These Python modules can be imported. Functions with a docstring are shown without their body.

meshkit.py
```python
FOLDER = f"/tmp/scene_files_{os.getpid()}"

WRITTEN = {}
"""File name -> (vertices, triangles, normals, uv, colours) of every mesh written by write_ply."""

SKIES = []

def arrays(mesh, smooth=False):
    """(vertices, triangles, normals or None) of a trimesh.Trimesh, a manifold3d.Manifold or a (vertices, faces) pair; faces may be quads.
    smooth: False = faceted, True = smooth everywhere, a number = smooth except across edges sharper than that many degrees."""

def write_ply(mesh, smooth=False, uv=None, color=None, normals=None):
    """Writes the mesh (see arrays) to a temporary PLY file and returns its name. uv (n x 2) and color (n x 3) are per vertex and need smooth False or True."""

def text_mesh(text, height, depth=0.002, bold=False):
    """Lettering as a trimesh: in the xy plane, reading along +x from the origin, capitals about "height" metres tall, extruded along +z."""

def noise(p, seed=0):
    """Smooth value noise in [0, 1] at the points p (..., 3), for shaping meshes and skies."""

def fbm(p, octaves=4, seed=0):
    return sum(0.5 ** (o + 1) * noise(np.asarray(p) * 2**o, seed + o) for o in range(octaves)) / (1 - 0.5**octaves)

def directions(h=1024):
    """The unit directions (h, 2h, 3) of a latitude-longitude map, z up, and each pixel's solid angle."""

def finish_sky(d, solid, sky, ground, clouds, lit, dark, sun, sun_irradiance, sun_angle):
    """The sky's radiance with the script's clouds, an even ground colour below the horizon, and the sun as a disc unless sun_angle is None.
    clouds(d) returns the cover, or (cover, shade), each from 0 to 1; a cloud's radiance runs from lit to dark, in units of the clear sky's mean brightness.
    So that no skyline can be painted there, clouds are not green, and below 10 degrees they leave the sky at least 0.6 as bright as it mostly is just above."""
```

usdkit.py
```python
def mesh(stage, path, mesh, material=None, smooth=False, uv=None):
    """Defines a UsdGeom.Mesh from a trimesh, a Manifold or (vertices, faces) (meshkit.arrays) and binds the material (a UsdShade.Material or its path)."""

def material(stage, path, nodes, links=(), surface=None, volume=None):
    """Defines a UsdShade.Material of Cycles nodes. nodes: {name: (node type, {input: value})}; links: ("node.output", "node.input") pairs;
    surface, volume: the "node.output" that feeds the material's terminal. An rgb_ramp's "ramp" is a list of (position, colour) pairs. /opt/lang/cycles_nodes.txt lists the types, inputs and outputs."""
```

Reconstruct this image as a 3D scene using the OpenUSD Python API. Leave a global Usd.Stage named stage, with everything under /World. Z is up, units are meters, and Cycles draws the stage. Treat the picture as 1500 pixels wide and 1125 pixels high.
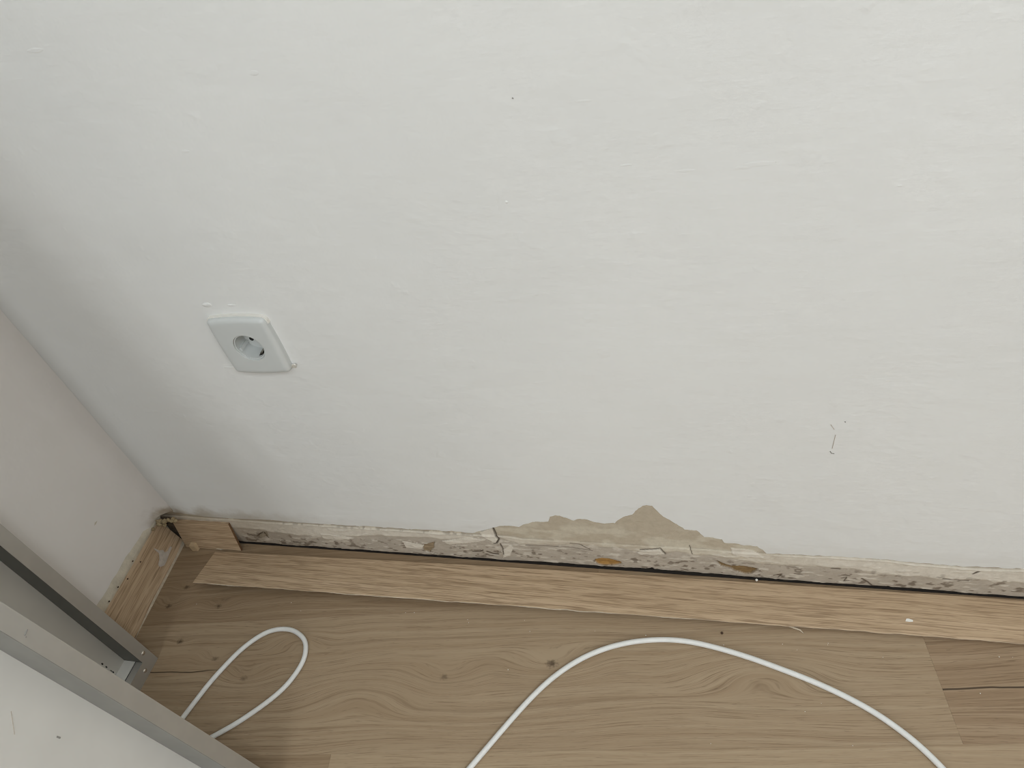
import math
import numpy as np
import shapely
import shapely.geometry as sg
import trimesh
import meshkit
import usdkit
from pxr import Gf, Sdf, Usd, UsdGeom, UsdLux, UsdShade

stage = Usd.Stage.CreateInMemory()
UsdGeom.SetStageUpAxis(stage, UsdGeom.Tokens.z)
UsdGeom.SetStageMetersPerUnit(stage, 1.0)
W = UsdGeom.Xform.Define(stage, "/World")
stage.SetDefaultPrim(W.GetPrim())
stage.DefinePrim("/World/Looks", "Scope")

# ---------------------------------------------------------------- camera
PITCH, ROLL, YAW, FPX, CAM_H = 7.46660533e-01, -2.59849453e-01, -3.76380752e-01, 1061.97284, 1.0
def _rot():
    B = np.array([[1, 0, 0], [0, 0, -1], [0, 1, 0]], float)
    c, s = np.cos(YAW), np.sin(YAW); Rz = np.array([[c, -s, 0], [s, c, 0], [0, 0, 1]])
    c, s = np.cos(PITCH), np.sin(PITCH); Rx = np.array([[1, 0, 0], [0, c, -s], [0, s, c]])
    c, s = np.cos(ROLL), np.sin(ROLL); Rr = np.array([[c, -s, 0], [s, c, 0], [0, 0, 1]])
    return Rr @ Rx @ B @ Rz
CAM = _rot()                      # rows: right, down, forward
cam = UsdGeom.Camera.Define(stage, "/World/camera")
m = np.eye(4); m[0, :3] = CAM[0]; m[1, :3] = -CAM[1]; m[2, :3] = -CAM[2]; m[3, :3] = [0, 0, CAM_H]
cam.AddTransformOp().Set(Gf.Matrix4d(*m.ravel().tolist()))
cam.CreateHorizontalApertureAttr(36.0)
cam.CreateVerticalApertureAttr(27.0)
cam.CreateFocalLengthAttr(FPX / 1500 * 36)
cam.CreateClippingRangeAttr(Gf.Vec2f(0.02, 50))
cam.CreateExposureAttr(0.0)

# ---------------------------------------------------------------- room measures, light
YB = 0.5975                       # back wall surface
XL = -0.957                       # left wall at the back corner
LW = 0.0566                       # the left wall is this far from square
XR, YF, ZC = 2.3, -2.4, 2.5
WIN = (-0.75, 0.25, 1.07, 2.37)   # window opening in the wall behind the camera: x0, x1, z0, z1
win = UsdLux.RectLight.Define(stage, "/World/window_light")
win.CreateWidthAttr(WIN[1] - WIN[0] - .1); win.CreateHeightAttr(WIN[3] - WIN[2] - .1)
win.AddTranslateOp().Set(Gf.Vec3d((WIN[0] + WIN[1]) / 2, YF - 0.10, (WIN[2] + WIN[3]) / 2))
win.AddRotateXYZOp().Set(Gf.Vec3f(90, 0, 0))
win.CreateIntensityAttr(7.4)
win.CreateColorAttr(Gf.Vec3f(0.945, 0.995, 1.02))
for k, (x, power) in enumerate(((-0.30, 4.0), (1.30, 16.4))):      # two unseen flat lamps, added to light the room from above
    top = UsdLux.RectLight.Define(stage, f"/World/added_ceiling_light_{k + 1}")
    top.CreateWidthAttr(0.7); top.CreateHeightAttr(0.7)
    top.AddTranslateOp().Set(Gf.Vec3d(x, -0.9, ZC - 0.03))
    top.CreateIntensityAttr(power)
    top.CreateColorAttr(Gf.Vec3f(0.925, 0.995, 1.06))

# ---------------------------------------------------------------- helpers
USED = {}
def numbered(parent, name):
    k = (parent, name); n = USED.get(k, 0); USED[k] = n + 1
    return name if n == 0 else f"{name}_{n:03d}"
def ppath(parent):
    return "/World" if parent is None else str(parent.GetPath() if hasattr(parent, "GetPath") else parent.GetPrim().GetPath())
def tag(p, label=None, cat=None, group=None, kind=None):
    p = p.GetPrim() if hasattr(p, "GetPrim") else p
    for k, v in (("label", label), ("category", cat), ("group", group), ("kind", kind)):
        if v: p.SetCustomDataByKey(k, v)
    return p
def obj(name, mesh, mat, parent=None, smooth=False, **kw):
    par = ppath(parent)
    p = usdkit.mesh(stage, f"{par}/{numbered(par, name)}", mesh, mat, smooth=smooth)
    tag(p, **kw)
    return p
def thing(name, parent=None, matrix=None, **kw):
    par = ppath(parent)
    x = UsdGeom.Xform.Define(stage, f"{par}/{numbered(par, name)}")
    if matrix is not None:
        x.AddTransformOp().Set(Gf.Matrix4d(*np.asarray(matrix, float).ravel().tolist()))
    tag(x, **kw)
    return x.GetPrim()
def ray(u, v):
    return CAM.T @ np.array([(u - 750) / FPX, (v - 562.5) / FPX, 1.0])
def floor_pt(u, v, z=0.0):        # photograph measurements to the place's own coordinates
    d = ray(u, v); return np.array([0, 0, CAM_H]) + (z - CAM_H) / d[2] * d
def wall_pt(u, v, y=YB):
    d = ray(u, v); return np.array([0, 0, CAM_H]) + y / d[1] * d
def side_pt(u, v, x):
    d = ray(u, v); return np.array([0, 0, CAM_H]) + x / d[0] * d
def lin(r, g, b):
    c = np.array([r, g, b]) / 255.0
    return tuple(np.where(c <= 0.04045, c / 12.92, ((c + 0.055) / 1.055) ** 2.4))
def box(x0, x1, y0, y1, z0, z1):
    b = trimesh.creation.box([x1 - x0, y1 - y0, z1 - z0]); b.apply_translation([(x0 + x1) / 2, (y0 + y1) / 2, (z0 + z1) / 2]); return b
def join(*a):
    return trimesh.util.concatenate(list(a))
def extrude(poly, h):
    return trimesh.creation.extrude_polygon(poly, h, engine="earcut")
def bevel_plate(poly, h, b, steps=2):
    """A plate of outline poly from z=0 to h whose top edge is rounded by b."""
    import manifold3d as m3
    def cs(p): return m3.CrossSection([np.array(p.exterior.coords)[:-1]] + [np.array(r.coords)[:-1] for r in p.interiors], m3.FillRule.EvenOdd)
    out = m3.Manifold.extrude(cs(poly), h - b)
    prev = 0
    for i in range(steps):
        a0, a1 = i / steps * math.pi / 2, (i + 1) / steps * math.pi / 2
        p0 = poly.buffer(-b * (1 - math.cos(a1)), join_style=1)
        out = out + m3.Manifold.extrude(cs(p0), h - b + b * math.sin(a1))
    return out
def tube(pts, r, n=14, caps=True):
    pts = np.asarray(pts, float)
    t = np.gradient(pts, axis=0); t /= np.linalg.norm(t, axis=1)[:, None]
    up = np.array([0, 0, 1.0])
    s = np.cross(t, up); s /= np.linalg.norm(s, axis=1)[:, None]
    u = np.cross(s, t)
    a = np.linspace(0, 2 * np.pi, n, endpoint=False)
    r = np.broadcast_to(r, len(pts))
    v = (pts[:, None] + r[:, None, None] * (np.cos(a)[None, :, None] * s[:, None] + np.sin(a)[None, :, None] * u[:, None])).reshape(-1, 3)
    f = []
    for i in range(len(pts) - 1):
        for j in range(n):
            k = (j + 1) % n
            f += [[i * n + j, i * n + k, (i + 1) * n + k], [i * n + j, (i + 1) * n + k, (i + 1) * n + j]]
    e = (len(pts) - 1) * n
    for j in range(1, n - 1):
        f += [[0, j + 1, j], [e, e + j, e + j + 1]]
    return trimesh.Trimesh(v, f, process=False)
def spline(p, n=120):
    from scipy.interpolate import CubicSpline
    p = np.asarray(p, float); d = np.r_[0, np.cumsum(np.linalg.norm(np.diff(p, axis=0), axis=1))]
    # light smoothing of hand-measured points
    q = p.copy(); q[1:-1] = .25 * p[:-2] + .5 * p[1:-1] + .25 * p[2:]
    return CubicSpline(d, q)(np.linspace(0, d[-1], n))
def chip(seed, size, thick, n=9):
    r = np.random.default_rng(seed); a = np.sort(r.uniform(0, 2 * np.pi, n)); rad = r.uniform(.55, 1, n)
    return extrude(sg.Polygon(np.c_[np.cos(a) * rad * size[0], np.sin(a) * rad * size[1]]).buffer(size[1] * .05), thick)
def moved(mesh, xyz, rz=0.0, tilt=0.0):
    mesh = mesh.copy()
    mesh.apply_transform(trimesh.transformations.rotation_matrix(tilt, [1, 0, 0]))
    mesh.apply_transform(trimesh.transformations.rotation_matrix(rz, [0, 0, 1])); mesh.apply_translation(xyz); return mesh

class G:
    """A small writer of node graphs."""
    def __init__(s): s.n, s.l, s.k = {}, [], 0
    def add(s, kind, **inp):
        s.k += 1; name = f"n{s.k}"; vals = {}
        for k, v in inp.items():
            k = {"IOR_": "IOR"}.get(k, k)
            if isinstance(v, str) and "." in v and v.split(".")[0] in s.n: s.l.append((v, f"{name}.{k}"))
            else: vals[k] = v
        s.n[name] = (kind, vals); return name
    def obj_co(s): return s.add("texture_coordinate") + ".object"
    def mapping(s, v, loc=(0, 0, 0), scale=(1, 1, 1), rot=(0, 0, 0)):
        return s.add("mapping", mapping_type="point", vector=v, location=loc, scale=scale, rotation=rot) + ".vector"
    def noise(s, v, scale, detail=3, rough=.5, dist=0.0): return s.add("noise_texture", vector=v, scale=scale, detail=detail, roughness=rough, distortion=dist) + ".fac"
    def math(s, op, a, b=0.0, c=0.0):
        return s.add("math", math_type=op, value1=a, value2=b, value3=c) + ".value"
    def rng(s, v, a, b, c=0.0, d=1.0, smooth=True):
        return s.add("map_range", range_type="smoothstep" if smooth else "linear", value=v, from_min=a, from_max=b, to_min=c, to_max=d, clamp=True) + ".result"
    def mixc(s, f, a, b, mode="mix"): return s.add("mix", mix_type=mode, fac=f, color1=a, color2=b) + ".color"
    def bump(s, h, strength, dist): return s.add("bump", height=h, strength=strength, distance=dist) + ".normal"
    def done(s, path, **p):
        q = s.add("principled_bsdf", **p)
        return usdkit.material(stage, path, s.n, s.l, surface=q + ".BSDF")

def plain(name, col, rough=.5, metallic=0.0, spec=.5, noise_amt=0.06, scale=40, bump=0.0):
    g = G(); co = g.obj_co()
    n = g.noise(co, scale, 4, .6)
    c = g.mixc(g.rng(n, .3, .7), tuple(np.array(col) * (1 - noise_amt)), tuple(np.minimum(np.array(col) * (1 + noise_amt), .95)))
    kw = dict(base_color=c, roughness=rough, metallic=metallic, specular_ior_level=spec)
    if bump: kw["normal"] = g.bump(g.noise(co, scale * 6, 3), bump, .001)
    return g.done(f"/World/Looks/{name}", **kw)

def wood(name, light, mid, dark, seed, fine=1.0, knots=(), streaks=(), wander=.018, contrast=1.0, axis_rot=0.0, rough=.5, pores=.6, fig=.7, lines=0.0):
    """Oak print with its grain along local x. knots: (x, y, radius, strength, dark core); streaks: (x0, x1, y, half width)."""
    g = G(); co = g.obj_co()
    if axis_rot: co = g.mapping(co, rot=(0, 0, axis_rot))
    sep = g.add("separate_xyz", vector=co); X, Y = sep + ".x", sep + ".y"
    low = g.noise(g.mapping(co, loc=(seed * 3.7, seed * 1.3, 0), scale=(2.2, 7.0, 1)), 1.0, 2, .5)
    F = g.math("multiply_add", g.math("subtract", low, .5), wander * 4, Y)
    core = None
    for (kx, ky, r, amp, ink) in knots:
        dx = g.math("multiply", g.math("subtract", X, kx), .38); dy = g.math("subtract", Y, ky)
        d = g.math("sqrt", g.math("add", g.math("multiply", dx, dx), g.math("multiply", dy, dy)))
        F = g.math("add", F, g.rng(d, 0.0, r, amp, 0.0))
        if ink > 0:
            dx2 = g.math("multiply", dx, 1.9); d2 = g.math("sqrt", g.math("add", g.math("multiply", dx2, dx2), g.math("multiply", dy, dy)))
            wob = g.noise(co, 260, 2)
            big = 1.45 if ink >= .9 and r > .03 else 1.0
            k = g.rng(g.math("multiply_add", wob, .007 * big, d2), .0035 * big, .0095 * big, ink, 0.0)
            core = k if core is None else g.math("maximum", core, k)
    comb = g.add("combine_xyz", x=X, y=F, z=float(seed)) + ".vector"
    n_mid = g.noise(g.mapping(comb, scale=(1.3, 135 * fine, 1)), 1.0, 4, .6)
    n_fine = g.noise(g.mapping(comb, scale=(14.0, 560 * fine, 1)), 1.0, 3, .65)
    n_ring = g.noise(g.mapping(comb, scale=(.7, 105, 1)), 1.0, 2, .5)
    n_pore = g.noise(g.mapping(comb, scale=(55, 620, 1)), 1.0, 2, .5)
    n_tone = g.noise(g.mapping(co, loc=(seed, seed * 2, 0), scale=(1.6, 5, 1)), 1.0, 2, .5)
    c = g.mixc(g.rng(n_mid, .30, .68), light, mid)
    c = g.mixc(g.math("multiply", g.rng(n_fine, .48, .74), .72 * contrast), c, dark)
    c = g.mixc(g.math("multiply", g.rng(n_ring, .585, .65), .5 * contrast * fig), c, dark)
    c = g.mixc(g.math("multiply", g.rng(n_pore, .62, .72), pores * .5), c, tuple(np.array(dark) * .6))
    c = g.mixc(g.math("multiply", g.rng(n_tone, .35, .7), .30), c, mid)
    if lines:
        n_line = g.noise(g.mapping(comb, loc=(0, 40, 0), scale=(20.0, 560, 1)), 1.0, 1, .5)
        c = g.mixc(g.math("multiply", g.rng(n_line, .50, .66), lines), c, dark)
    if core is not None: c = g.mixc(core, c, tuple(np.array(dark) * .42))
    for (x0, x1, yy, hw) in streaks:
        wob = g.math("multiply_add", g.noise(g.mapping(co, scale=(9, 0, 0)), 1.0, 3), .012, -.006)
        d = g.math("absolute", g.math("subtract", g.math("add", Y, wob), yy))
        k = g.math("multiply", g.rng(d, hw * .4, hw, 1.0, 0.0), g.math("multiply", g.rng(X, x0, x0 + .004), g.rng(X, x1 - .05, x1, 1.0, 0.0)))
        c = g.mixc(g.math("multiply", k, .9), c, tuple(np.array(dark) * .3))
    h = g.math("add", g.math("multiply", n_fine, -1.0), g.math("multiply", n_pore, -.5))
    return g.done(f"/World/Looks/{name}", base_color=c, roughness=rough, specular_ior_level=.35, normal=g.bump(h, .35, .0006))

# ---------------------------------------------------------------- materials
def wall_paint(name, col, stain, streak):
    g = G(); pos = g.add("geometry") + ".position"
    big = g.noise(pos, 3.0, 3, .5); mid = g.noise(pos, 16, 4, .55)
    roll = g.noise(g.mapping(pos, scale=streak), 1.0, 3, .6); dots = g.noise(pos, 240, 2, .5)
    lump = g.rng(g.noise(pos, 34, 2, .5), .66, .80)
    c = g.mixc(g.rng(big, .3, .7), tuple(np.array(col) * .975), tuple(np.array(col) * 1.015))
    if stain is True:
        sep = g.add("separate_xyz", vector=pos)
        near = g.rng(g.math("multiply_add", g.noise(pos, 30, 4, .6), -.05, sep + ".z"), .052, .084, 1.0, 0.0)
        along = g.rng(g.math("multiply_add", g.noise(pos, 8, 2), .25, sep + ".x"), -.80, -.48, 1.0, 0.12)
        c = g.mixc(g.math("multiply", g.math("multiply", near, along), .75), c, lin(150, 132, 100))
    if stain == "corner":
        sep = g.add("separate_xyz", vector=pos)
        near = g.rng(g.math("multiply_add", g.noise(pos, 34, 4, .6), -.07, sep + ".z"), .045, .085, 1.0, 0.0)
        along = g.rng(g.math("multiply_add", g.noise(pos, 12, 2), .06, sep + ".y"), .575, .615)
        c = g.mixc(g.math("multiply", g.math("multiply", near, along), .85), c, lin(146, 126, 92))
    h = g.math("add", g.math("multiply", mid, 2.2), g.math("add", g.math("multiply", roll, .9), g.math("add", g.math("multiply", dots, .16), g.math("multiply", lump, .4))))
    return g.done(f"/World/Looks/{name}", base_color=c, roughness=.62, specular_ior_level=.3, normal=g.bump(h, .42, .0018))
M = {}
M["paint"] = wall_paint("white_wall_paint", (.785, .787, .765), True, (14, 14, 60))
M["paint_left"] = wall_paint("warm_wall_paint", (.80, .765, .725), "corner", (14, 20, 40))
M["ceiling"] = plain("ceiling_white", (.82, .82, .80), .8, bump=.2)
def primvar_mat(name, rough, bump):
    g = G(); a = g.add("attribute", attribute="tint"); pos = g.add("geometry") + ".position"
    n = g.noise(pos, 420, 4, .65); n2 = g.noise(pos, 110, 4, .6)
    c = g.mixc(g.rng(n2, .35, .7, 0.0, .14), a + ".color", lin(120, 104, 84))
    return g.done(f"/World/Looks/{name}", base_color=c, roughness=rough, specular_ior_level=.2, normal=g.bump(g.math("add", n2, g.math("multiply", n, .4)), bump, .0016))
M["plaster"] = primvar_mat("old_plaster", .85, .6)
M["filler"] = plain("cream_filler", lin(206, 197, 178), .8, noise_amt=.09, scale=60, bump=.5)
M["corner_crust"] = plain("brown_corner_crust", lin(158, 140, 108), .9, noise_amt=.2, scale=120, bump=.6)
M["plaster_smear"] = plain("plaster_smear_grey", lin(188, 178, 166), .85, noise_amt=.12, scale=90, bump=.5)
M["raw_edge"] = plain("raw_board_edge", lin(196, 182, 160), .85, noise_amt=.15, scale=120, bump=.6)
M["fibre"] = plain("brown_fibreboard", lin(110, 82, 54), .9, noise_amt=.12, scale=150)
M["plastic"] = plain("white_plastic", (.62, .64, .625), .32, noise_amt=.01)
M["plastic_in"] = plain("white_plastic_insert", (.60, .62, .605), .38, noise_amt=.01)
M["black"] = plain("black_void", (.012, .011, .01), .6)
M["contact"] = plain("contact_metal", (.30, .27, .22), .35, metallic=.9)
M["cable"] = plain("white_cable_sheath", (.76, .76, .73), .45, noise_amt=.03, scale=70)
M["alu"] = plain("anodised_aluminium", (.50, .49, .46), .42, metallic=.55, noise_amt=.03, scale=30)
M["alu_shaded"] = plain("shaded_aluminium", (.30, .295, .275), .5, metallic=.4, noise_amt=.05, scale=30)  # the same aluminium, darkened: shade on the lips put into the colour
M["lip_shade"] = plain("olive_lip_shade", (.085, .083, .070), .6, noise_amt=.05)  # rear lip in near-black: deep shade painted as its colour
M["sheet_shaded"] = plain("shaded_sheet", (.62, .60, .55), .5, noise_amt=.03, scale=7)  # the white sheet made darker, shade behind the front panel painted in
M["alu_edge"] = plain("bright_aluminium", (.72, .72, .70), .3, metallic=.8, noise_amt=.03)
M["steel"] = plain("rivet_steel", (.62, .57, .50), .28, metallic=.95, noise_amt=.04)
M["sheet"] = plain("white_sheet", (.72, .71, .67), .45, noise_amt=.035, scale=7)
M["white_chip"] = plain("white_chip_paint", (.80, .78, .72), .8, noise_amt=.04)
M["crumb"] = plain("dark_crumb", lin(70, 52, 36), .9)
M["peg"] = plain("beige_peg", lin(196, 172, 138), .7)
M["subfloor"] = plain("subfloor_dark", (.05, .04, .032), .9)
M["ink"] = plain("black_ink", (.01, .01, .01), .5)
M["scuff"] = plain("grey_scuff", lin(146, 144, 138), .7)
FL, FM, FD = lin(168, 148, 121), lin(154, 132, 105), lin(116, 94, 70)
def tone(c, k): return tuple(np.array(c) * np.array(k))
M["plank_main"] = wood("oak_plank_knotty", FL, FM, FD, 1.0, knots=[
    (.3076, .118, .040, .022, .9), (.150, .1034, .036, .016, .6), (.585, .102, .055, -.030, .12), (-.2313, .1457, .02, .012, .6),
    (-.3055, .1773, .012, .006, .9), (-.17, .112, .03, .02, .5), (-.10, .175, .03, -.02, 0.0), (.02, .085, .05, -.03, 0.0)],
    streaks=[(-.34, -.2, .127, .0014)], wander=.013)
M["plank_right"] = wood("oak_plank_split", tone(FL, (.9, .86, .84)), tone(FM, (.86, .82, .8)), tone(FD, (.9, .85, .82)), 5.3, streaks=[(.80, 1.4, .066, .0016)], wander=.010)
M["plank_pale"] = wood("oak_plank_pale", tone(FL, (1.04, 1.05, 1.05)), tone(FM, (1.1, 1.12, 1.14)), tone(FD, (1.25, 1.28, 1.3)), 9.1, wander=.008, fig=.6)
M["plank_brown"] = wood("oak_plank_brown", tone(FL, (.86, .83, .80)), tone(FM, (.84, .81, .78)), FD, 13.7, wander=.016, knots=[(-.3549, .2432, .025, .015, .8), (-.2597, .2381, .02, .012, .8), (-.335, .278, .015, .01, .8)])
M["plank_dull"] = wood("oak_plank_dull", tone(FL, (.92, .9, .88)), tone(FM, (.9, .88, .86)), FD, 21.3, wander=.014)
BL, BM, BD = lin(202, 177, 147), lin(184, 159, 129), lin(126, 101, 74)
M["board"] = wood("oak_baseboard_film", BL, BM, BD, 2.6, fine=1.0, wander=.0030, contrast=1.0, fig=.2, pores=.5, lines=.55)

# ---------------------------------------------------------------- the setting: shell
def lx(y): return XL + LW * (YB - y)         # the left wall's surface at y
room = sg.Polygon([(XL, YB), (XR, YB), (XR, YF), (lx(YF), YF)])
ceiling = obj("ceiling", box(XL - .2, XR + .2, YF - .2, YB + .2, ZC, ZC + .1), M["ceiling"], kind="structure", label="flat white ceiling over the whole room")
obj("wall_right", box(XR, XR + .12, YF - .2, YB + .2, 0, ZC), M["paint_left"], kind="structure", label="plain white wall on the right side of the room")
wf = thing("wall_front", kind="structure", label="white wall with the window, behind the photographer")
x0, x1, z0, z1 = WIN
obj("masonry", join(box(XL - .1, x0, YF - .2, YF, 0, ZC), box(x1, XR, YF - .2, YF, 0, ZC), box(x0, x1, YF - .2, YF, 0, z0), box(x0, x1, YF - .2, YF, z1, ZC)), M["paint_left"], wf)
wn = thing("window_1", kind="structure", label="white framed window in the wall behind the photographer")
fr = .05
obj("window_frame", join(box(x0, x1, YF - .08, YF - .02, z0, z0 + fr), box(x0, x1, YF - .08, YF - .02, z1 - fr, z1), box(x0, x0 + fr, YF - .08, YF - .02, z0, z1), box(x1 - fr, x1, YF - .08, YF - .02, z0, z1), box((x0 + x1) / 2 - .03, (x0 + x1) / 2 + .03, YF - .08, YF - .02, z0, z1)), M["plastic"], wn)

# floor: planks laid 8.4 degrees off the back wall
FA = 0.1463855605
FO = np.array([-0.5117, 0.2759])
c_, s_ = math.cos(FA), math.sin(FA)
fmat = np.array([[c_, s_, 0, 0], [-s_, c_, 0, 0], [0, 0, 1, 0], [FO[0], FO[1], 0, 1]])
floor = thing("floor", matrix=fmat, kind="structure", label="oak laminate floor of wide planks laid at a slight angle to the wall")
def to_floor(poly):
    return shapely.transform(poly, lambda p: np.c_[c_ * (p[:, 0] - FO[0]) + s_ * (p[:, 1] - FO[1]), -s_ * (p[:, 0] - FO[0]) + c_ * (p[:, 1] - FO[1])])
roomf = to_floor(room)
planked = roomf.buffer(-.0015)
obj("subfloor", moved(extrude(roomf.buffer(.05), .02), (0, 0, -.032)), M["subfloor"], floor)
PW, PL = .2083, 1.285
r_ = np.random.default_rng(4)
ends = {0: .808, -1: 0.0, 1: .38}
special = {(0, -1): "plank_main", (0, 0): "plank_right", (-1, 0): "plank_pale", (-1, -1): "plank_brown", (1, -1): "plank_brown", (1, 0): "plank_dull"}  # brown on the corner plank also carries painted shade
bx0, by0, bx1, by1 = roomf.bounds
for row in range(int(math.floor(by0 / PW)), int(math.ceil(by1 / PW)) + 1):
    e = ends.get(row, r_.uniform(0, PL))
    for k in range(-5, 5):
        q = sg.box(e + k * PL + 0.00007, row * PW + 0.00007, e + (k + 1) * PL - 0.00007, (row + 1) * PW - 0.00007).intersection(planked)
        if q.is_empty or q.area < 2e-4 or q.geom_type != "Polygon": continue
        mat = special.get((row, k)) or ["plank_pale", "plank_brown", "plank_dull"][int(r_.integers(3))]
        obj("plank", moved(extrude(q, .008), (0, 0, -.008)), M[mat], floor)

# ---------------------------------------------------------------- back wall
wb = thing("wall_back", kind="structure", label="long white painted wall with peeled paint along its foot")
PX = np.array([(397, 762), (440, 765.5), (520, 770), (560, 772.5), (600, 774.7), (660, 778), (693, 780.6), (706.7, 777.3), (721, 772.7), (738.7, 770), (760, 772), (770, 767.5), (782.4, 764.8),
    (793, 764.5), (803, 764), (805.4, 756.8), (812.8, 754.6), (820, 755.4), (825.6, 757.8), (833, 760), (840, 762.6), (849.6, 760), (856, 760.4), (862.4, 762), (875, 765.4), (888, 766.6), (900.8, 766.4), (905, 762), (910, 759),
    (918, 756), (926.4, 753.6), (931, 748), (936, 744), (941, 741), (947, 739.8), (955, 740.8), (960, 746), (968, 753.6), (974, 758), (980.8, 761.6), (990, 767), (1000, 772.8), (1003, 776), (1013, 776.5), (1022, 778), (1026, 782),
    (1032, 787), (1045, 787.5), (1057.6, 790), (1061, 795), (1075, 796), (1089.6, 799), (1108.8, 800), (1116.8, 804.8), (1123, 811), (1164, 812), (1286.7, 818.7), (1393, 828.8), (1500, 833)], float)
edge = np.array([wall_pt(u, v)[[0, 2]] for u, v in PX])
xs = np.arange(edge[0, 0], edge[-1, 0], .004)
zz = np.interp(xs, edge[:, 0], edge[:, 1])
zz = zz + .0013 * (meshkit.noise(np.c_[xs * 130, xs * 0, xs * 0], 3) - .5) * 2
# keep the vertical steps: merge the resampled edge with the measured corners
allx = np.r_[xs, edge[:, 0]]; allz = np.r_[zz, edge[:, 1]]; o = np.argsort(allx, kind="stable")
low = np.c_[allx[o], allz[o]]
paint_poly = sg.Polygon([(-.918, .085), (-.86, .0772), (-.80, .0765)] + low.tolist() + [(1.2, .0715), (XR, .071), (XR, ZC), (-.918, ZC)]).buffer(0)
if paint_poly.geom_type != "Polygon": paint_poly = max(paint_poly.geoms, key=lambda a: a.area)
PT = .0013
def on_wall(mesh2d, y=YB):                       # mesh in (x, z, towards the room) to the wall
    v = mesh2d.vertices; out = mesh2d.copy(); out.vertices = np.c_[v[:, 0], y - v[:, 2], v[:, 1]]; out.invert(); return out
sock_c = wall_pt(369, 502)[[0, 2]]
hole = sg.Point(*sock_c).buffer(.029, 32)
obj("paint_layer", on_wall(moved(extrude(paint_poly.difference(hole), PT), (0, 0, -PT))), M["paint"], wb)
obj("masonry", join(box(XL - .1, XR, YB + .035, YB + .16, 0, ZC), box(XL - .1, XR, YB + .006, YB + .036, .19, sock_c[1] - .05), box(XL - .1, XR, YB + .006, YB + .036, sock_c[1] + .05, ZC),
    box(XL - .1, sock_c[0] - .05, YB + .006, YB + .036, .18, ZC), box(sock_c[0] + .05, XR, YB + .006, YB + .036, .18, ZC)), M["ceiling"], wb)

# the old plaster at the wall's foot: a relief with its own colours and some painted shade
def inside(pts_px, X, Z):
    return shapely.contains_xy(sg.Polygon([tuple(wall_pt(u, v)[[0, 2]]) for u, v in pts_px]), X, Z)
def near_line(pts_px, X, Z, w):
    L = sg.LineString([tuple(wall_pt(u, v)[[0, 2]]) for u, v in pts_px])
    return np.clip(1 - shapely.distance(shapely.points(X, Z), L) / w, 0, 1)
gx = np.r_[np.arange(-.955, .46, .00125), np.linspace(.46, XR, 120)]
gz = np.r_[np.arange(0.0005, .088, .0011), np.arange(.088, .2, .0025)]
Xg, Zg = np.meshgrid(gx, gz, indexing="ij")
def nz(sx, sz, seed, oct_=3): return meshkit.fbm(np.stack([Xg * sx, Zg * sz, 0 * Xg], -1), oct_, seed)
crease = np.interp(gx, np.r_[-.95, low[::6, 0], 1.2, XR], np.r_[.0765, np.minimum(low[::6, 1], .0745 - .004 * (low[::6, 0] > -.3) * (low[::6, 0] < .12)), .0715, .071])[:, None] + .0012 * (nz(60, 0, 5) - .5)
below = 1 / (1 + np.exp(-(crease - .001 - Zg) / .0006))
peel = np.exp(-((Xg + .1) / .2) ** 4)            # the peeled stretch has hardly any ledge
ledge = .0024 * (1 - .75 * peel)
h = -PT * .9 + below * (ledge + .0022 * np.sin(np.clip(Zg / .075, 0, 1) * np.pi)) + .0016 * (nz(45, 60, 11, 4) - .5) * (.35 + .65 * below)
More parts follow.
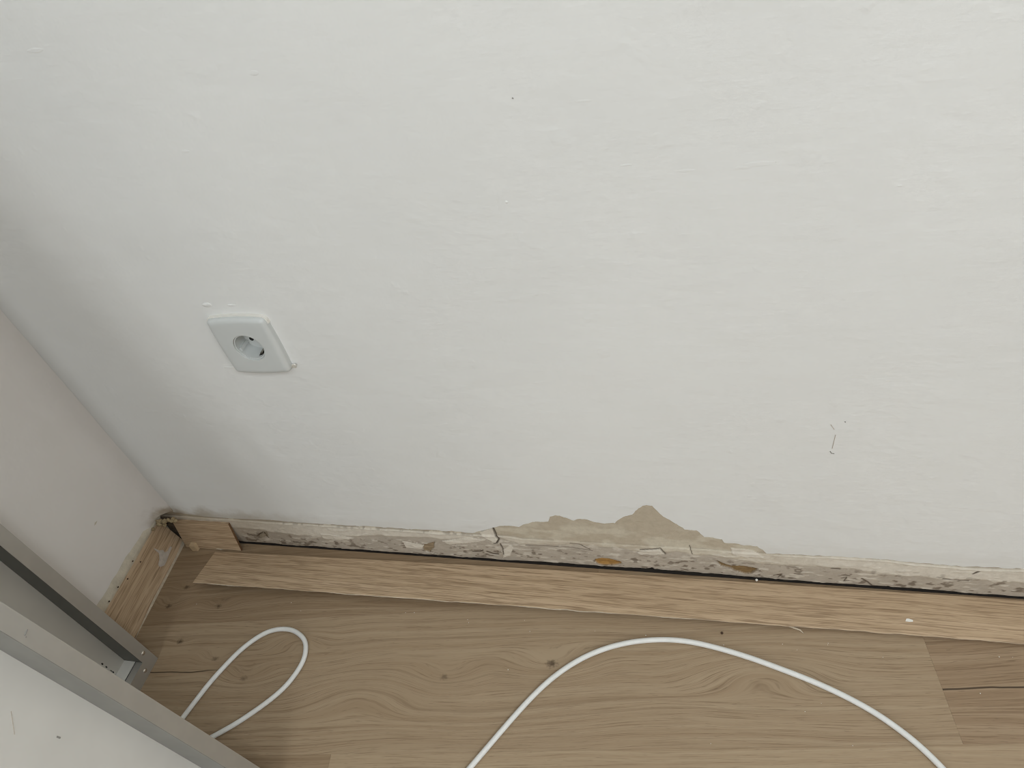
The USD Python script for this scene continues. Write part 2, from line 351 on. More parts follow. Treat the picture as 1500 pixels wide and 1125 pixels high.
under = .0075 + .007 * (nz(30, 0, 17) - .5)
h -= np.clip((under - Zg) / under, 0, 1) ** 2 * .006
greige, white, grey = np.array(lin(190, 178, 158)), np.array(lin(214, 206, 192)), np.array(lin(182, 172, 158))
col = np.broadcast_to(greige, Xg.shape + (3,)).copy()
col = col + (np.array(lin(204, 195, 176)) - greige) * np.clip((nz(26, 60, 21, 4) - .5) * 7, 0, 1)[..., None] * np.clip((.125 - Zg) / .02, 0, 1)[..., None]
wl = np.array([(300, 768), (365, 773), (427, 780), (480, 783), (560, 783), (667, 788), (720, 782), (760, 795), (850, 797), (930, 806), (1030, 812), (1124, 824), (1228, 829), (1281, 835), (1340, 841), (1420, 848), (1500, 849)], float)
wlz = np.array([wall_pt(u, v)[[0, 2]] for u, v in wl])
wline = np.interp(gx, wlz[:, 0], wlz[:, 1])[:, None] + .012 * (nz(38, 30, 31, 4) - .5)
lower = 1 / (1 + np.exp((Zg - wline) / .0007))
band = below * (1 - lower)
isw = np.clip(band * (1 - .8 * peel), 0, 1)
col = col + (white - col) * isw[..., None]
col = col + (grey * (1 + .18 * (nz(20, 50, 41, 4) - .5))[..., None] - col) * (lower * below)[..., None]
h -= .0007 * lower * below                        # where the paint has come off
h += .0011 * np.exp(-((Zg - crease + .0028) / .0012) ** 2) * (1 - .85 * peel)
dirt_crease = np.clip((nz(95, 160, 51, 4) - .615) * 14, 0, 1) * below * np.clip((.055 - Zg) / .02, 0, 1)
dirt_crease = np.maximum(dirt_crease, np.clip((nz(150, 220, 57, 3) - .57) * 10, 0, 1) * np.exp(-((Zg - crease + .0005) / .0028) ** 2) * ((Xg > -.72) & (Xg < -.36)) * .7)
dirt_crease = np.maximum(dirt_crease * .65, .5 * np.exp(-((Zg - crease) / .0010) ** 2) * (nz(22, 0, 61) > .42) * (1 - .5 * peel))  # adds a broken dark line along the crease
scuff = np.clip((nz(70, 190, 71, 4) - .60) * 9, 0, 1) * below
col = col + (np.array(lin(212, 204, 190)) - col) * (scuff * .7)[..., None]
h += .0006 * scuff
stain_l = np.clip((-.66 - Xg) / .2, 0, 1) * np.clip(1.3 * nz(24, 40, 81, 3), 0, 1)
col = col * (1 - .32 * stain_l[..., None] * np.array([.8, 1.0, 1.25]))
col = col + (np.array(lin(84, 68, 50)) - col) * dirt_crease[..., None]
col = col + (np.array(lin(58, 46, 34)) - col) * (.85 * np.clip((-.922 - Xg) / .012, 0, 1) * np.clip((.080 - Zg) / .01, 0, 1))[..., None]  # shade of the corner gap painted dark brown on the plaster
for poly, c, d in (
    ([(872, 818), (882, 816.5), (892, 817.5), (899, 819.5), (909, 822.5), (911, 826), (900, 828), (888, 828), (877, 827), (872, 823)], (168, 128, 72), .003),
    ([(1049, 820), (1056, 823), (1063, 826), (1070, 828), (1082, 828), (1096, 829), (1111, 832), (1106, 836), (1100, 840), (1092, 840.5), (1084, 838.5), (1076, 836), (1071, 832), (1064, 830), (1056, 828)], (130, 106, 72), .0032),
    ([(620, 796), (637, 792), (636, 800), (630, 806), (622, 805)], (150, 132, 106), .0015),
    ([(380, 779), (392, 777), (394, 784), (382, 786)], (150, 138, 118), .0012)):
    rim = near_line(poly + [poly[0]], Xg, Zg, .0016); col = col + (np.array(lin(96, 78, 54)) - col) * (.6 * rim * (nz(160, 240, 97) > .42))[..., None]
    a = inside(poly, Xg, Zg)
    f = (.7 + .6 * nz(150, 420, 91, 4))[..., None]
    col = np.where(a[..., None], np.array(lin(*c)) * f, col); h = np.where(a, h - d * (.6 + .8 * nz(120, 200, 93)), h)
for poly in ([(702, 781), (708, 777.5), (721, 773), (724, 777), (727, 784), (732, 790), (729, 794), (718, 790), (708, 785)], [(933, 808.5), (942, 805.5), (960, 804), (966, 803.5), (975, 811), (955, 811.5), (938, 811)],
             [(1070, 803), (1098, 806), (1110, 810), (1120, 815), (1095, 815), (1074, 812)], [(735, 805), (748, 796), (752, 800), (748, 812), (738, 815)], [(590, 790), (612, 794), (622, 797), (618, 802), (596, 800)],
             [(470, 779), (500, 782), (520, 786), (500, 789), (476, 786)], [(648, 790), (690, 786), (712, 790), (700, 792), (660, 795)]):
    a = inside(poly, Xg, Zg); col = np.where(a[..., None], white * 1.02, col); h = np.where(a, h + .0011, h)
for line, w, d in (([(704, 778.5), (712, 775), (721, 772.5), (723, 777), (726, 784), (731, 789), (728, 794), (724, 795)], .0021, .004), ([(733, 795), (737, 802), (738, 810)], .0014, .002), ([(938, 804.5), (960, 803.5), (967, 803), (975, 811)], .0014, .002),
    ([(693, 806), (704, 806), (708, 804)], .0018, .001), ([(714, 806), (722, 809), (730, 810)], .0028, .0015), ([(835, 796), (848, 797), (864, 804)], .0013, .0015), ([(770, 797), (800, 799), (835, 801), (868, 806)], .0008, .0008),
    ([(1262, 845), (1270, 850), (1277, 857)], .0018, .001), ([(1380, 845), (1418, 848)], .0014, .001), ([(1425, 838), (1433, 835)], .002, .001), ([(1218, 830), (1230, 831)], .0016, .001), ([(1010, 800), (1012, 806), (1014, 811)], .001, .001),
    ([(378, 783), (386, 778), (390, 782), (394, 786)], .0016, .001), ([(1232, 845), (1240, 843), (1236, 850), (1243, 849)], .0012, .0008), ([(1133, 842), (1145, 839), (1140, 845)], .0011, .0006)):
    a = near_line(line, Xg, Zg, w); col = col + (np.array(lin(70, 56, 42)) - col) * np.clip(a * 1.5, 0, .9)[..., None]; h = h - d * a
h = np.where(inside([(1277, 866), (1281, 857), (1290, 858), (1302, 858), (1308, 866)], Xg, Zg), h - .012, h)   # a broken-out bit at the floor
h = np.where(inside([(938, 846), (946, 834), (955, 832), (962, 838), (966, 848)], Xg, Zg), h - .010, h)
nx, nz_ = Xg.shape
V = np.stack([Xg, YB - h, Zg], -1).reshape(-1, 3)
I = np.arange(nx * nz_).reshape(nx, nz_)
Q = np.stack([I[:-1, :-1], I[1:, :-1], I[1:, 1:], I[:-1, 1:]], -1).reshape(-1, 4)
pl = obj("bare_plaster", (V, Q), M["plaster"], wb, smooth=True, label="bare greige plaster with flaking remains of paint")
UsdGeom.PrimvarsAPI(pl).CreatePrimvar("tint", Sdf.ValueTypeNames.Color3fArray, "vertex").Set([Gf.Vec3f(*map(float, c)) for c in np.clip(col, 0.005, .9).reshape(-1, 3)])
# lumps and drips in the paint
for k, (u, v, rx, rz, t) in enumerate([(303, 446.5, .007, .004, .0022), (339, 447, .006, .0022, .0014), (742, 296, .0016, .0016, .0012), (335, 538, .008, .0015, .001), (1112, 240, .018, .003, .0007), (1090, 245, .010, .002, .0007),
        (917, 242, .007, .0012, .0008), (1318, 272, .003, .001, .0008), (52, 74, .012, .003, .0012), (372, 107, .006, .003, .0010), (272, 222, .006, .002, .0008), (1005, 250, .01, .002, .0005), (855, 148, .01, .0014, .0005)]):
    p = wall_pt(u, v); s = trimesh.creation.icosphere(3, 1.0)
    s.vertices *= (1 + .25 * (meshkit.noise(s.vertices * 2.2 + k * 7) - .5))[:, None]
    s.vertices = s.vertices * [rx * (.75 if k > 3 else 1), t * (.55 if k < 4 else .3), rz * .8] + [p[0], YB, p[2]]
    obj("paint_lump", s, M["paint"], wb, smooth=True)
for line in ([(750, 143), (752, 144.5)], [(1216, 661), (1218, 664), (1222, 664.5)], [(1219, 657), (1222, 645), (1224, 637)], [(1217, 622), (1222, 629)], [(1237.5, 617.5), (1238.5, 618.5)]):
    p = np.array([wall_pt(u, v, YB - .0002) for u, v in line]); q = np.vstack([p[0] + (p[-1] - p[0]) * t for t in np.linspace(0, 1, 5)]) if len(p) == 2 else p
    v = tube(q, .0006 if line[0][0] in (750, 1216, 1237.5) else .0004, 6); obj("scratch", v, M["scuff"] if line[0][0] in (750, 1216, 1237.5) else M["plaster_smear"], wb)

# ---------------------------------------------------------------- left wall with its rounded, plastered corner
wl_ = thing("wall_left", kind="structure", label="warm white side wall meeting the long wall in a rounded corner")
ny = 60
A_ = .040
def left_surface():
    zs = np.r_[np.arange(.055, 1.3, .006), np.linspace(1.3, ZC, 20)]
    ts = np.linspace(0, 1, 14)
    rows = []
    for z in zs:
        a = A_ + .010 * (meshkit.noise(np.array([z * 6, 0, 0]), 2) - .5) * 2
        p0, p1, p2 = np.array([XL + A_ + .001, YB - .0002]), np.array([XL + .010, YB - .006]), np.array([lx(YB - a), YB - a])
        arc = [(1 - t) ** 2 * p0 + 2 * t * (1 - t) * p1 + t * t * p2 for t in ts]
        rest = [np.array([lx(y), y]) for y in np.r_[np.arange(YB - a - .012, .1, -.012)[: 32], np.linspace(.08, YF, 12)]]
        while len(rest) < 44: rest.insert(-12, rest[-13])
        rows.append([[q[0] + .0016 * (meshkit.fbm(np.array([q[1] * 22, z * 22, 1.0]), 3, 5) - .5), q[1], z] for q in arc + rest])
    rows = np.array(rows); n, k = rows.shape[:2]; I = np.arange(n * k).reshape(n, k)
    return rows.reshape(-1, 3), np.stack([I[:-1, :-1], I[:-1, 1:], I[1:, 1:], I[1:, :-1]], -1).reshape(-1, 4)
Vl, Ql = left_surface()
# the painted skin stops at a ragged line above the baseboard
rag = np.array([(.5975, .088), (.585, .090), (.572, .084), (.558, .074), (.53, .073), (.50, .076), (.47, .072), (.44, .075), (.41, .077), (.38, .076), (.2, .076), (YF, .076)])[::-1]
ragz = np.interp(Vl[:, 1], rag[:, 0], rag[:, 1]) + .004 * (meshkit.noise(np.c_[Vl[:, 1] * 90, Vl[:, 1] * 0, Vl[:, 1] * 0], 8) - .5)
bot = Vl[:, 2] < ragz
Vl2 = Vl.copy(); Vl2[bot, 2] = ragz[bot]
keep = ~bot[Ql].all(1)
obj("paint_layer", (Vl2, Ql[keep]), M["paint_left"], wl_, smooth=True)
obj("masonry", (np.array([[XL - .0016, YB + .02, 0], [lx(YF) - .0016, YF, 0], [lx(YF) - .0016, YF, ZC], [XL - .0016, YB + .02, ZC], [XL - .15, YB + .02, 0], [XL - .15, YF, 0], [XL - .15, YF, ZC], [XL - .15, YB + .02, ZC]]),
    np.array([[0, 3, 2, 1], [4, 5, 6, 7], [0, 4, 7, 3], [1, 2, 6, 5], [3, 7, 6, 2], [0, 1, 5, 4]])), M["filler"], wl_)
# old filler fillet behind the loose baseboard
ys = np.arange(YB - .005, .1, -.004)
fil = []
for y in ys:
    n1 = meshkit.noise(np.array([y * 70, 0, 0]), 4); n2 = meshkit.noise(np.array([y * 70, 5, 0]), 9)
    near = math.exp(-((YB - y) / .035) ** 2)
    xw = lx(y)
    prof = [(xw - .002, .094), (xw + .0002, .086 + .004 * n1), (xw + .001 + .004 * near, .081 + .002 * n2 + .003 * near), (xw + .0022 + .008 * near, .077 + .002 * n1), (xw + .0020 + .002 * near, .070), (xw - .001, .066)]
    fil.append([[a, y, b] for a, b in prof])
fil = np.array(fil); n, k = fil.shape[:2]; I = np.arange(n * k).reshape(n, k)
obj("filler_bead", (fil.reshape(-1, 3), np.stack([I[:-1, :-1], I[:-1, 1:], I[1:, 1:], I[1:, :-1]], -1).reshape(-1, 4)), M["filler"], wl_, smooth=True, label="ragged cream filler above the loose baseboard")
for k, (u, v) in enumerate([(206, 823), (194.5, 822), (160, 881), (173, 860), (187, 848)]):
    p = side_pt(u, v, lx(.45) + .0045)
    s = trimesh.creation.icosphere(2, 1.0); s.vertices = s.vertices * [.0009, .0015, .0012] + p
    obj("dirt_speck", s, M["crumb"], wl_, smooth=True)
cr = np.random.default_rng(12)                    # crumbled plaster in the corner
for k in range(12):
    s = trimesh.creation.icosphere(2, 1.0); s.vertices *= (1 + .6 * (meshkit.noise(s.vertices * 2 + k * 9) - .5))[:, None]
    t = k / 11
    p = np.array([-.945 + .034 * t + cr.uniform(-.004, .004), YB - .012 - .02 * (1 - t) * cr.uniform(.3, 1), .080 + cr.uniform(-.006, .004)])
    s.vertices = s.vertices * cr.uniform(.0022, .0050, 3) + p
    obj("plaster_crumb", s, M["corner_crust"], wl_, smooth=True)

# ---------------------------------------------------------------- baseboards
def frame_of(o, ax, up):
    ax = ax / np.linalg.norm(ax); n = np.cross(ax, up); n /= np.linalg.norm(n); up = np.cross(n, ax)
    mm = np.eye(4); mm[0, :3] = ax; mm[1, :3] = up; mm[2, :3] = n; mm[3, :3] = o
    return mm
def board_slab(L, w, t, cut0=0.0, cut1=0.0, r=.0012, edge_seed=None):
    """x along 0..L, y across 0..w, z 0..t with the face up; the two long face edges slightly rounded."""
    nx = max(2, int(L / .006)); prof = [(r, t), (r * .3, t - r * .3), (0, t - r), (0.0, t * .25), (t * .4, 0), (w, 0), (w, t - r), (w - r * .3, t - r * .3), (w - r, t)]
    V = []
    for i in range(nx + 1):
        s = i / nx
        for (y, z) in prof:
            x0 = cut0 * (y / w); x1 = L - cut1 * (y / w)
            yy = y
            if edge_seed is not None and y < w * .2:
                yy = y + .0011 * (meshkit.fbm(np.array([s * L * 45, 0, 0]), 3, edge_seed) - .5) * 2
            V.append([x0 + (x1 - x0) * s, yy, z])
    k = len(prof); V = np.array(V); F = []
    for i in range(nx):
        for j in range(k):
            a, b = i * k + j, i * k + (j + 1) % k
            F += [[a, b, b + k], [a, b + k, a + k]]
    for e, fl in ((0, False), (nx * k, True)):
        for j in range(1, k - 1):
            F.append([e, e + j + 1, e + j] if fl else [e, e + j, e + j + 1])
    mm = trimesh.Trimesh(V, F, process=False); mm.fix_normals(); return mm
T = .0042
# left baseboard: foot sprung away from the wall, head still under the filler
b0, b1 = np.array([-.9395, .5815, .0012]), np.array([-.9395 + .11 * .9, .5815 - .9, .0012])
b1 = np.array([lx(-.4) + .0235, -.4, .0012])
b0 = np.array([lx(.590) + .0180, .590, .0012])
ax = b0 - b1; Lb = np.linalg.norm(ax)
tl = math.radians(13.5)
mm = frame_of(b1, ax, np.array([-math.sin(tl), 0, math.cos(tl)]))
if mm[2, 0] < 0:                                  # the face looks into the room
    mm = frame_of(b0, -ax, np.array([-math.sin(tl), 0, math.cos(tl)]))
bl = thing("baseboard_left", matrix=mm, kind="structure", label="oak-look baseboard along the side wall, its foot sprung loose", cat="baseboard")
Lv = board_slab(Lb, .0845, T, edge_seed=5)
obj("board", moved(Lv, (0, 0, -T)), M["board"], bl, smooth=25)
def on_board(P, mm):
    return np.linalg.inv(mm.T) @ np.r_[P, 1.0]
def on_plane(u, v, mm, h=0.0):
    o, n = mm[3, :3] + mm[2, :3] * h, mm[2, :3]; d = ray(u, v); c = np.array([0, 0, CAM_H]); t = np.dot(o - c, n) / np.dot(d, n); P = c + t * d - mm[3, :3]
    return P @ mm[0, :3], P @ mm[1, :3]
smear_px = [(226, 804), (233, 807), (238, 806), (241, 810), (245, 808), (249, 801), (251, 802), (246, 814), (243, 822), (240, 828), (234, 830), (232, 827), (234, 819), (233, 810), (228, 806)]
sp = sg.Polygon([on_plane(u, v, mm) for u, v in smear_px]).buffer(.0006)
obj("plaster_smear", moved(extrude(sp, .0012), (0, 0, -.0002)), M["plaster_smear"], bl, label="dried grey plaster smear")
foot = sg.Polygon([on_plane(u, v, mm) for u, v in [(267, 793), (262, 806), (252, 826), (243, 843), (233, 862), (222, 883), (213, 903), (203, 925), (198, 936), (204, 937), (212, 920), (224, 894), (240, 862), (256, 831), (266, 811), (270, 797)]]).buffer(.0004)
obj("chipped_foot", moved(extrude(foot, .0006), (0, 0, -.0003)), M["raw_edge"], bl, label="pale chipped lower edge")

# short leaning piece left in the corner
lt = math.radians(11)
o = np.array([-.9285, .5785, .0015]); e = np.array([-.8125, .5788, .0015])
mm = frame_of(o, e - o, np.array([0, math.sin(lt), math.cos(lt)]))
if mm[2, 1] > 0: mm = frame_of(e, o - e, np.array([0, math.sin(lt), math.cos(lt)]))
off = thing("baseboard_offcut", matrix=mm, label="short oak-look baseboard piece leaning against the wall in the corner", cat="baseboard piece")
Lo = float(np.linalg.norm(e - o))
obj("board", moved(board_slab(Lo, .0675, T, edge_seed=8), (0, 0, -T)), M["board"], off, smooth=25)
obj("cut_end", moved(box(Lo, Lo + .0006, .0008, .0665, -T, -.0004), (0, 0, 0)) if mm[0, 0] > 0 else box(-.0006, 0, .0008, .0665, -T, -.0004), M["fibre"], off, label="dark brown sawn end")
obj("splinter", moved(chip(5, (.008, .0022), .0012), (Lo * .62, .002, -.0006)), M["raw_edge"], off)

# the torn-off board lying on the floor: warped, its left front edge a little off the ground
def lerp(x, a): a = np.array(a); return np.interp(x, a[:, 0], a[:, 1])
Fx = [(-.87, .5060), (-.715, .5015), (-.589, .5050), (-.356, .5155), (-.1945, .5205), (.04, .5230), (.225, .5262), (.40, .5255), (1.15, .527)]
Bx = [(-.87, .5735), (-.6157, .5775), (-.3717, .5855), (-.0466, .5895), (.064, .5895), (.40, .5915), (1.15, .594)]
Hf = [(-.87, .019), (-.6, .0155), (-.3, .0115), (0, .0080), (.4, .0056), (1.15, .005)]
nxb = 380
xb = np.linspace(-.8605, 1.15, nxb)
pf, pb = np.polyfit(*np.array(Fx).T, 3), np.polyfit(*np.array(Bx).T, 3)
rows = []
for i, x in enumerate(xb):
    f0 = np.array([x, np.polyval(pf, x), lerp(x, Hf)]); k0 = np.array([x - .0015, np.polyval(pb, x), .0046])
    f0[1] += .0010 * (meshkit.fbm(np.array([x * 42, 0, 0]), 3, 23) - .5) * 2
    d = k0 - f0; d /= np.linalg.norm(d); n = np.cross([1, 0, 0], d); n /= np.linalg.norm(n)
    rows.append([f0 + d * .0010, f0 + d * .0003 - n * .0004, f0 - n * .0008, f0 + d * .0008 - n * .0018, f0 + d * .0060 - n * T, k0 - n * T, k0 - n * .001, k0 - d * .001])
# straight cut at the left end, slightly oblique
rows = np.array(rows)
org = np.array([rows[0, 0, 0], rows[0, 0, 1], 0.0])
n, k = rows.shape[:2]; I = np.arange(n * k).reshape(n, k)
Fb = [[I[i, j], I[i, (j + 1) % k], I[i + 1, (j + 1) % k], I[i + 1, j]] for i in range(n - 1) for j in range(k)]
Fb = [t for q in Fb for t in ([q[0], q[1], q[2]], [q[0], q[2], q[3]])]
for ei, fl in ((0, 0), (n - 1, 1)):
    for j in range(1, k - 1): Fb.append([I[ei, 0], I[ei, j + 1], I[ei, j]] if fl else [I[ei, 0], I[ei, j], I[ei, j + 1]])
bm = trimesh.Trimesh((rows - org).reshape(-1, 3), Fb, process=False); bm.fix_normals()
mm = np.eye(4); mm[3, :3] = org
lb = thing("loose_baseboard", matrix=mm, label="long oak-look baseboard torn off and lying on the floor along the wall", cat="baseboard")
obj("board", bm, M["board"], lb, smooth=25)
# raw torn edge along the front
ed = []
for i in range(n):
    x = xb[i]
    amt = np.clip((meshkit.fbm(np.array([x * 16, 3, 0]), 3, 31) - .30) * 3, 0, 1) * np.clip((.075 - x) / .03, 0, 1) * np.clip((x + .85) / .03, 0, 1)
    f0 = rows[i, 1] + [0, -.0003, .0001]; f1 = rows[i, 3] + [0, -.0001 - .0003 * amt, 0]
    ed.append([f0, f0 + [0, -.0001 - .0010 * amt, -.0004], f1 + [0, -.0005 * amt, .0003 - .0004 * amt], f1])
ed = np.array(ed) - org; J = np.arange(n * 4).reshape(n, 4)
obj("torn_edge", (ed.reshape(-1, 3), np.stack([J[:-1, :-1], J[:-1, 1:], J[1:, 1:], J[1:, :-1]], -1).reshape(-1, 4)), M["raw_edge"], lb, smooth=True, label="pale frayed front edge")

# ---------------------------------------------------------------- wall socket
sx, sz = sock_c
sm = np.array([[1, 0, 0, 0], [0, 0, 1, 0], [0, -1, 0, 0], [sx, YB, sz, 1]], float)   # local x right, y up, z out of the wall
so = thing("wall_socket", matrix=sm, label="white single power socket with a rounded square frame on the wall", cat="socket")
def cushion(w, h, bulge, r):
    t = np.linspace(-1, 1, 13)
    top = [(w * a, h + bulge * (1 - a * a)) for a in t]; right = [(w + bulge * .6 * (1 - a * a), -h * a) for a in t[::1] * 1]
    P = top + [(w + bulge * .6 * (1 - a * a), -a * h) for a in t] + [(-x, -y) for x, y in top] + [(-(w + bulge * .6 * (1 - a * a)), a * h) for a in t]
    return sg.Polygon(P).buffer(0).buffer(-r).buffer(r, 8)
fw, fh = .0405, .0435
outer = cushion(fw, fh, .0028, .006)
WR = .0205
well = sg.Point(0.001, 0.0).buffer(WR, 48)
def loft_frame(th, bev, n=144):
    A = np.linspace(0, 2 * np.pi, n, endpoint=False)
    def ringpts(poly):
        e = poly.exterior; out = []
        for a in A:
            q = e.intersection(sg.LineString([(0, 0), (.12 * math.cos(a), .12 * math.sin(a))])); out.append((q.x, q.y))
        return np.array(out)
    rings = [(ringpts(outer), 0.0), (ringpts(outer), th - bev)]
    for t in np.linspace(0, 1, 7)[1:]:
        rings.append((ringpts(outer.buffer(-bev * 1.25 * (1 - math.cos(t * math.pi / 2)) - .0004 * t)), th - bev + bev * math.sin(t * math.pi / 2)))
    rings.append((ringpts(outer.buffer(-bev * 1.25 - .003)), th + .0002))
    c = np.c_[np.cos(A), np.sin(A)]
    for r, z in ((WR + .0012, th + .0002), (WR + .0003, th - .0001), (WR, th - .0012), (WR, -.004)):
        rings.append((c * r + [.001, 0], z))
    V = np.vstack([np.c_[p, np.full(n, z)] for p, z in rings]); F = []
    for i in range(len(rings) - 1):
        for j in range(n):
            k = (j + 1) % n; F += [[i * n + j, i * n + k, (i + 1) * n + k], [i * n + j, (i + 1) * n + k, (i + 1) * n + j]]
    return trimesh.Trimesh(V, F, process=False)
obj("frame", loft_frame(.0105, .0050), M["plastic"], so, smooth=35)
ring = sg.Point(.001, 0).buffer(WR - .0002, 48); bore = sg.Point(.001, 0).buffer(WR - .0016, 48)
obj("well", join(moved(extrude(ring.difference(bore), .0215), (0, 0, -.0130)), moved(extrude(ring, .002), (0, 0, -.0134))), M["plastic_in"], so, smooth=30)
def turned(mesh):                                   # the insert sits slightly twisted in its frame
    mesh = mesh.copy(); mesh.apply_transform(trimesh.transformations.rotation_matrix(math.radians(20), [0, 0, 1])); mesh.apply_translation([.001, 0, 0]); return mesh
for e in (-1, 1):
    obj("pin_hole", turned(moved(extrude(sg.Point(e * .0095, 0).buffer(.0030, 20), .0003), (0, 0, -.0114))), M["black"], so)
for e in (-1, 1):
    obj("contact_slot", turned(moved(box(-.0040, .0040, -.0005, .0005, -.0112, .0035), (0, e * (WR - .0020), 0))), M["black"], so)
    obj("earth_contact", turned(join(moved(box(-.0022, .0022, -.0004, .0004, -.0112, .0015), (0, e * (WR - .0036), 0)), moved(box(-.0022, .0022, -.0010, .0010, .0010, .0018), (0, e * (WR - .0030), 0)))), M["contact"], so)
for e in (-1, 1):
    obj("guide_rib", turned(moved(box(-.0012, .0012, -.0022, .0022, -.0112, .0055), (e * (WR - .0024), 0, 0))), M["plastic_in"], so)
obj("screw", moved(trimesh.creation.cylinder(.0028, .002, sections=20), (.001, 0, -.0118)), M["plastic_in"], so)
obj("paint_flake", moved(chip(3, (.004, .010), .0016), (fw + .0035, -fh + .004, .0006), rz=-.5, tilt=.4), M["white_chip"], so)
pk = outer.buffer(.0016).difference(outer.buffer(-.002))
top_half = pk.intersection(sg.box(-.05, .034, .05, .06))
obj("paint_rim", moved(extrude(max(getattr(top_half, "geoms", [top_half]), key=lambda a: a.area), .0042), (0, 0, 0)), M["white_chip"], so, label="chipped old paint along the frame's top")

# ---------------------------------------------------------------- framed panels
def panel(P, U, wd, n, width, height, label, flange, rail, depth, sheet_d, extra, lip="alu_shaded", skin="sheet"):
    mm = np.eye(4); mm[0, :3] = -wd; mm[1, :3] = U; mm[2, :3] = n; mm[3, :3] = P          # local: x towards the back wall (0 at the outer edge), y up, z out
    t = thing("framed_panel", matrix=mm, label=label, cat="panel")
    A = lambda pts: moved(extrude(sg.Polygon(pts), depth), (0, 0, -depth))
    w = width
    obj("stile", A([(0, 0), (-flange, rail), (-flange, height - rail), (0, height)]), M["alu"], t)
    obj("bottom_rail", A([(0, 0), (-w, 0), (-w + flange, rail), (-flange, rail)]), M["alu"], t)
    obj("top_rail", A([(0, height), (-flange, height - rail), (-w + flange, height - rail), (-w, height)]), M["alu"], t)
    obj("stile", A([(-w, 0), (-w, height), (-w + flange, height - rail), (-w + flange, rail)]), M["alu"], t)
    obj("sheet", box(-w + flange * .6, -flange * .6, rail * .6, height - rail * .6, -sheet_d - .004, -sheet_d), M[skin], t)
    obj("inner_lip", box(-flange - .0005, -flange + .0002, rail, height - rail, -depth, -.0004), M[lip], t, label="inner lip of the stile with shade painted into its colour")
    obj("bright_arris", box(-w + flange, -flange, rail - .0004, rail + .0006, -.0010, .0003), M["alu_edge"], t)
    for (a, b) in extra:
        dm = trimesh.creation.icosphere(3, 1.0); dm.vertices = dm.vertices * [.0036, .0036, .0022] + [a, b, 0]
        obj("rivet", dm, M["steel"], t, smooth=True)
    return t, mm
lean = .014
U1 = np.array([-math.sin(lean), 0, math.cos(lean)]); n1 = np.array([math.cos(lean), 0, math.sin(lean)])
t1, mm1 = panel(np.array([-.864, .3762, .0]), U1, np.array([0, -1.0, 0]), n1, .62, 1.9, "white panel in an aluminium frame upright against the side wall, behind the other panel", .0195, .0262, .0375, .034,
    [(-.0085, .0355), (-.0262, .0125)], lip="lip_shade", skin="sheet_shaded")
obj("rail_groove", box(-.6, -.0195, .0262, .0266, -.0130, -.0122), M["black"], t1)
obj("reflection_ledge", box(-.6, -.0195, .0255, .0275, -.034, -.0135), M["sheet"], t1)  # pale ledge standing in for a reflection of the sheet
for u, v, hh in ((149, 972, .0011), (155, 976.5, .0009), (162, 982, .0005), (165, 984, .0008)):
    a, b = on_plane(u, v, mm1, -.034)
    obj("black_mark", box(a - hh, a + hh, b - .0034, b + .0006, -.0342, -.0337), M["ink"], t1, label="black printed mark")
lean2, g2 = .1496, .0759
out2 = np.array([math.cos(g2), math.sin(g2), 0]); wd2 = np.array([math.sin(g2), -math.cos(g2), 0])
U2 = np.array([-out2[0] * math.sin(lean2), -out2[1] * math.sin(lean2), math.cos(lean2)]); n2 = np.cross(wd2, U2); n2 = n2 if n2[0] > 0 else -n2
t2, mm2 = panel(np.array([-.5662, .2316, .0]), U2, wd2, n2, .62, 1.9, "white panel in an aluminium frame leaning out in front, nearest the camera", .0205, .0262, .0420, .0383, [(-.0085, .0355), (-.0262, .0125)])
for line in ([(40, 922), (37, 928), (36, 931)], [(38.5, 932.5), (37.8, 934)]):
    q = [np.r_[on_plane(u, v, mm2), .0001] for u, v in line]; q = np.array(q)
    q = np.vstack([q[0] + (q[-1] - q[0]) * s for s in np.linspace(0, 1, 4)])
    obj("scratch", tube(q, .0007, 6), M["scuff"], t2)
for line in ([(16, 1042), (19, 1062), (21, 1076)], [(83, 1079), (88, 1081)]):
    q = np.array([np.r_[on_plane(u, v, mm2, -.0383), -.0382] for u, v in line]); q = np.vstack([q[0] + (q[-1] - q[0]) * s for s in np.linspace(0, 1, 4)])
    obj("scratch", tube(q, .0004 if line[0][0] == 16 else .0009, 6), M["plaster_smear"] if line[0][0] == 16 else M["scuff"], t2)

# ---------------------------------------------------------------- cables
CR = .0037
arch_px = [(640, 1182), (660, 1158), (688, 1125), (733, 1073), (773, 1025), (813, 987), (853, 962), (900, 942.5), (960, 934), (1017, 938.5), (1067, 953), (1143, 978), (1213, 1007), (1267, 1033), (1317, 1067), (1353, 1097), (1377, 1121), (1400, 1147), (1420, 1172)]
pts = [floor_pt(u, v, CR) for u, v in arch_px]
obj("cable", tube(spline(pts, 200), CR, 16), M["cable"], smooth=True, label="white cable arching wide over the middle of the floor", cat="cable")
loop_px = [(270.5, 1049), (289.5, 1022), (311, 995), (335.6, 968), (363, 942), (384, 928), (406, 920.5), (425, 920), (441, 928.5), (450, 942), (449, 958), (438.6, 981), (422, 1003), (400.7, 1022), (373.6, 1042), (341, 1062.7), (315, 1079)]
pts = [floor_pt(u, v, CR) for u, v in loop_px]
pts = [np.array([-.800, -.05, CR]), np.array([-.797, .10, CR]), np.array([-.786, .22, CR])] + pts + [np.array([-.722, .262, CR]), np.array([-.748, .22, CR]), np.array([-.760, .10, CR]), np.array([-.762, -.05, CR])]
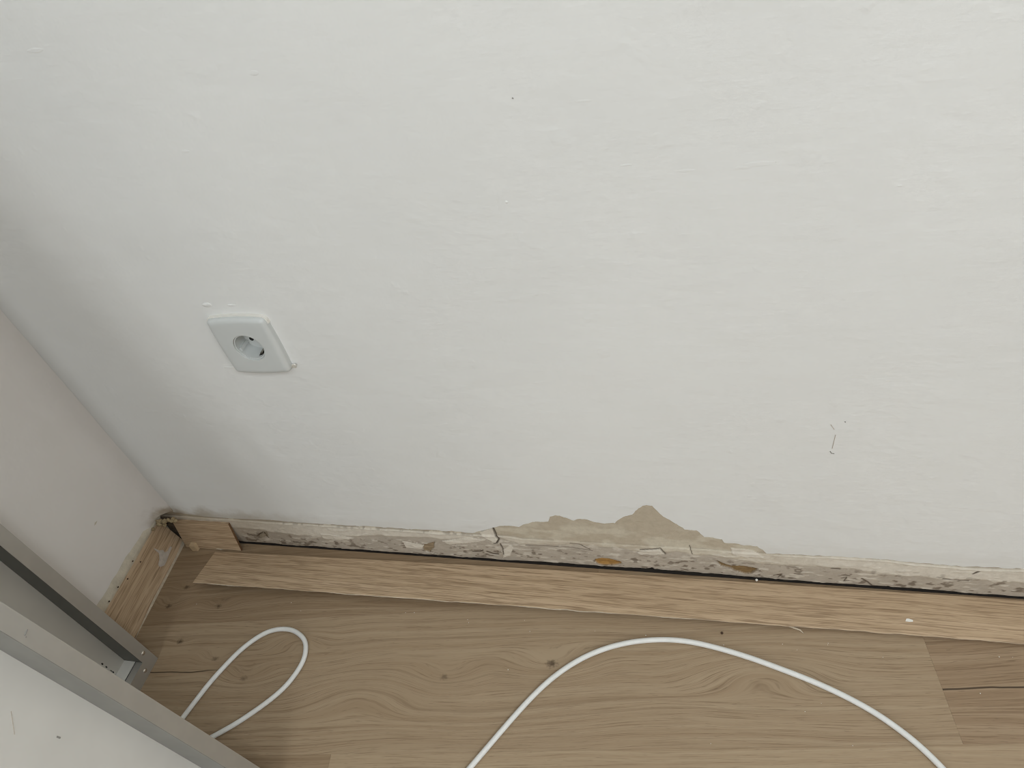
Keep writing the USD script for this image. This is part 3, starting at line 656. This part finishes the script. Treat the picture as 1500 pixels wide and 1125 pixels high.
obj("cable", tube(spline(pts, 240), CR, 16), M["cable"], smooth=True, label="white cable lying in a narrow loop beside the leaning panels", cat="cable")

# ---------------------------------------------------------------- small debris
def board_top(u, v):
    P = floor_pt(u, v, .0052); return P
obj("paint_chip", moved(chip(7, (.0075, .0030), .0012), board_top(1330, 909) + [0, 0, .0003], rz=.1), M["white_chip"], label="white paint chip lying on the torn-off baseboard, towards its right end", cat="paint chip")
obj("paint_chip", moved(chip(9, (.0040, .0009), .0008), board_top(1122, 894.5) + [0, 0, .0003], rz=-.6), M["white_chip"], label="thin white paint sliver lying on the middle of the torn-off baseboard", cat="paint chip")
pg = floor_pt(287, 806)
obj("wooden_peg", bevel_plate(sg.box(-.006, -.005, .006, .005), .016, .0012).translate((float(pg[0]), float(pg[1]) + .003, 0.0)), M["peg"], label="small beige wooden peg standing at the foot of the corner baseboard piece", cat="peg")
sl = floor_pt(1165, 921); 
obj("wood_splinter", moved(tube([[-.012, .003, .001], [-.003, .0005, .002], [.006, -.002, .0015], [.010, -.006, .0008]], [.0006, .0012, .0012, .0005], 6), (sl[0], sl[1], 0)), M["raw_edge"], label="pale wood splinter sticking out from under the torn-off baseboard", cat="splinter")
obj("plaster_lump", moved(trimesh.creation.icosphere(2, .0019), floor_pt(1108, 851) + [0, -.002, .0062]), M["white_chip"], smooth=True, label="small pale plaster lump between the wall's foot and the torn-off baseboard", cat="plaster lump")
p = floor_pt(1057.5, 928)
obj("dark_crumb", moved(trimesh.creation.icosphere(2, .0019), p + [0, 0, .0015]), M["crumb"], smooth=True, label="dark crumb on the floor just below the middle of the baseboard", cat="crumb")
rr = np.random.default_rng(77); cr = []
for k in range(26):
    x = rr.uniform(-.85, .4); y = rr.uniform(.33, .50)
    if k % 3: y = np.interp(x, [-.86, .4], [.492, .512]) - abs(rr.normal(0, .012))
    s = trimesh.creation.icosphere(0, 1.0); s.vertices = s.vertices * rr.uniform(.0003, .0008, 3); cr.append(moved(s, (x, y, .0004)))
obj("dust_grains", join(*cr), M["white_chip"], label="scattered pale plaster dust grains on the floor", cat="dust", kind="stuff")
